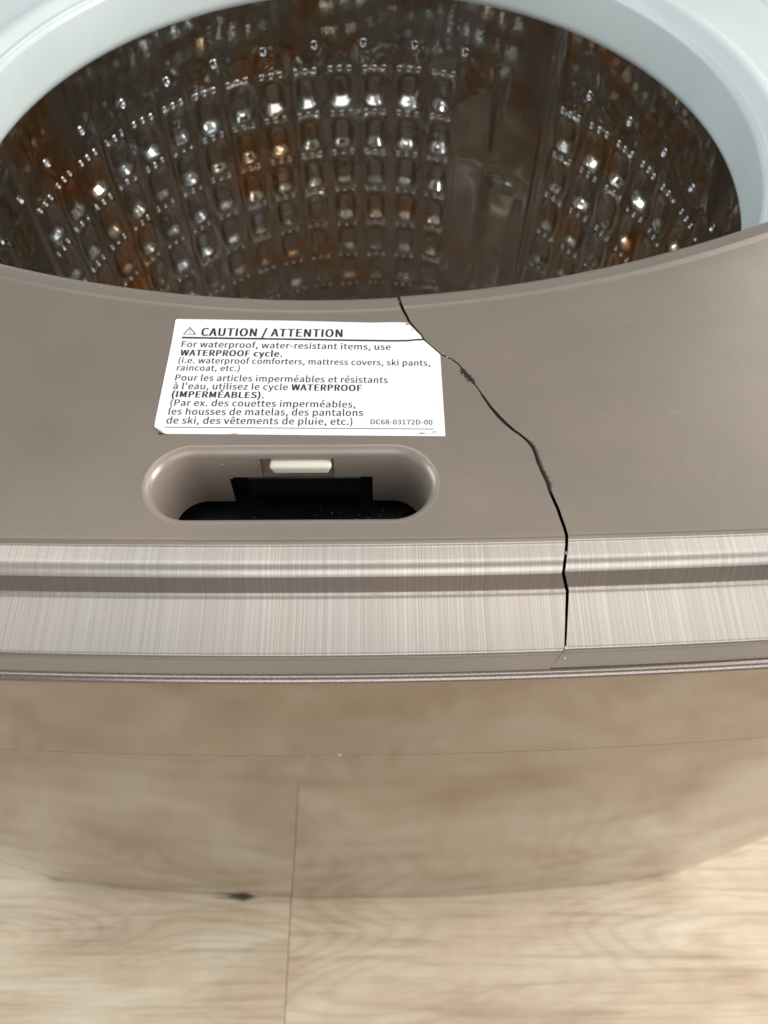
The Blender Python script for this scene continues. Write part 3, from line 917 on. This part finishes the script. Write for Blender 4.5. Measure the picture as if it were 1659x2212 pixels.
line('Pour les articles imperméables et résistants', 206, 379, 1117, 390, 26)
line("à l'eau, utilisez le cycle", 197, 415, 688, 420, 26)
line('WATERPROOF', 705, 421, 1005, 424, 26, B_)
line('(IMPERMÉABLES).', 192, 450, 585, 455, 26, B_)
line('(Par ex. des couettes imperméables,', 185, 487, 978, 495, 27)
line('les housses de matelas, des pantalons', 177, 525, 1011, 531, 28)
line('de ski, des vêtements de pluie, etc.)', 168, 563, 965, 569, 28)
line('DC68-03172D-00', 1045, 566, 1309, 568, 20)
def rule(pts, th_):
    V, Fc = [], []
    for (zx, zy) in pts:
        V.append(at(*Zp(zx, zy - th_ / 2), tz)); V.append(at(*Zp(zx, zy + th_ / 2), tz))
    for i in range(len(pts) - 1): Fc.append((2 * i, 2 * i + 1, 2 * i + 3, 2 * i + 2))
    return mesh('printed_rule', V, Fc, M['ink'], lab, smooth=False)
rule([(236, 195), (700, 202), (1000, 207), (1140, 209), (1200, 208), (1245, 204), (1272, 203)], 7)
rule([(162, 579), (700, 583), (1315, 587)], 2.6)
# warning triangle
def tri_ring(P, Qq):
    V = [at(*Zp(*p), tz) for p in P + Qq]
    return mesh('warning_symbol', V, [(0, 1, 4, 3), (1, 2, 5, 4), (2, 0, 3, 5)], M['ink'], lab, smooth=False)
tri_ring([(240, 181), (297, 182), (270, 149)], [(246, 179), (290, 180), (270, 153.5)])
V = [at(*Zp(*p), tz) for p in ((268.6, 158), (271.6, 158), (270.8, 171), (269.2, 171), (268.9, 173), (271.3, 173), (271.3, 176), (268.9, 176))]
mesh('warning_symbol', V, [(0, 3, 2, 1), (4, 7, 6, 5)], M['ink'], lab, smooth=False)
# stains on the label
def stain_px(pts, feather=1.0, m='stain', z=tz, parent=lab):
    return patch('stain', [at(x, y, z + .00004) for x, y in pts], M[m], parent, feather=feather)
def blob(cx, cy, rx, ry, feather=1.0, m='stain', z=tz, parent=lab, n=22):
    return stain_px([(cx + rx * math.cos(2 * PI * i / n) * rnd.uniform(.8, 1.15), cy - ry * math.sin(2 * PI * i / n) * rnd.uniform(.8, 1.15)) for i in range(n)], feather, m, z, parent)
blob(880, 700, 10, 4.0, 1.15); blob(891, 712, 7, 5, 1.0); blob(899, 717, 5, 5, .75, 'dirt'); blob(905, 724, 6, 5, .7)
blob(912, 936, 42, 5, .9); blob(938, 933, 20, 5, .85); blob(505, 937, 36, 2.2, .95); blob(950, 872, 3, 10, .8); blob(958, 918, 3, 14, .7)
blob(575, 783, 4, 3, .8); blob(845, 809, 3, 2, .9, 'dirt')
blob(346, 937, 14, 6, .95, 'dirt', ZD + .00005, left)
# peeled corner
pk = [at(333, 921, lab_z + .0007), at(356, 936, lab_z + .0007), at(366, 938, lab_z + .0002), at(345, 916, lab_z + .0001), at(352, 926, lab_z + .0012)]
mesh('peeled_corner', pk, [(0, 4, 3), (0, 1, 4), (1, 2, 4), (4, 2, 3)], M['paper'], lab, smooth=False)
# glue residue at the notch of the recess
def rear_blob(px, py, rx, ry, m, f=1.0):
    pts = [rear(px + rx * math.cos(2 * PI * i / 16), py + ry * math.sin(2 * PI * i / 16)) + Vector((0, -.0003, 0)) for i in range(16)]
    patch('residue', pts, M[m], recess, feather=f)
rear_blob(500, 1031, 9, 5, 'glue', 1.2); rear_blob(562, 1012, 5, 14, 'glue', 1.15)
rear_blob(480, 1002, 5, 4, 'scuff', 1.1)
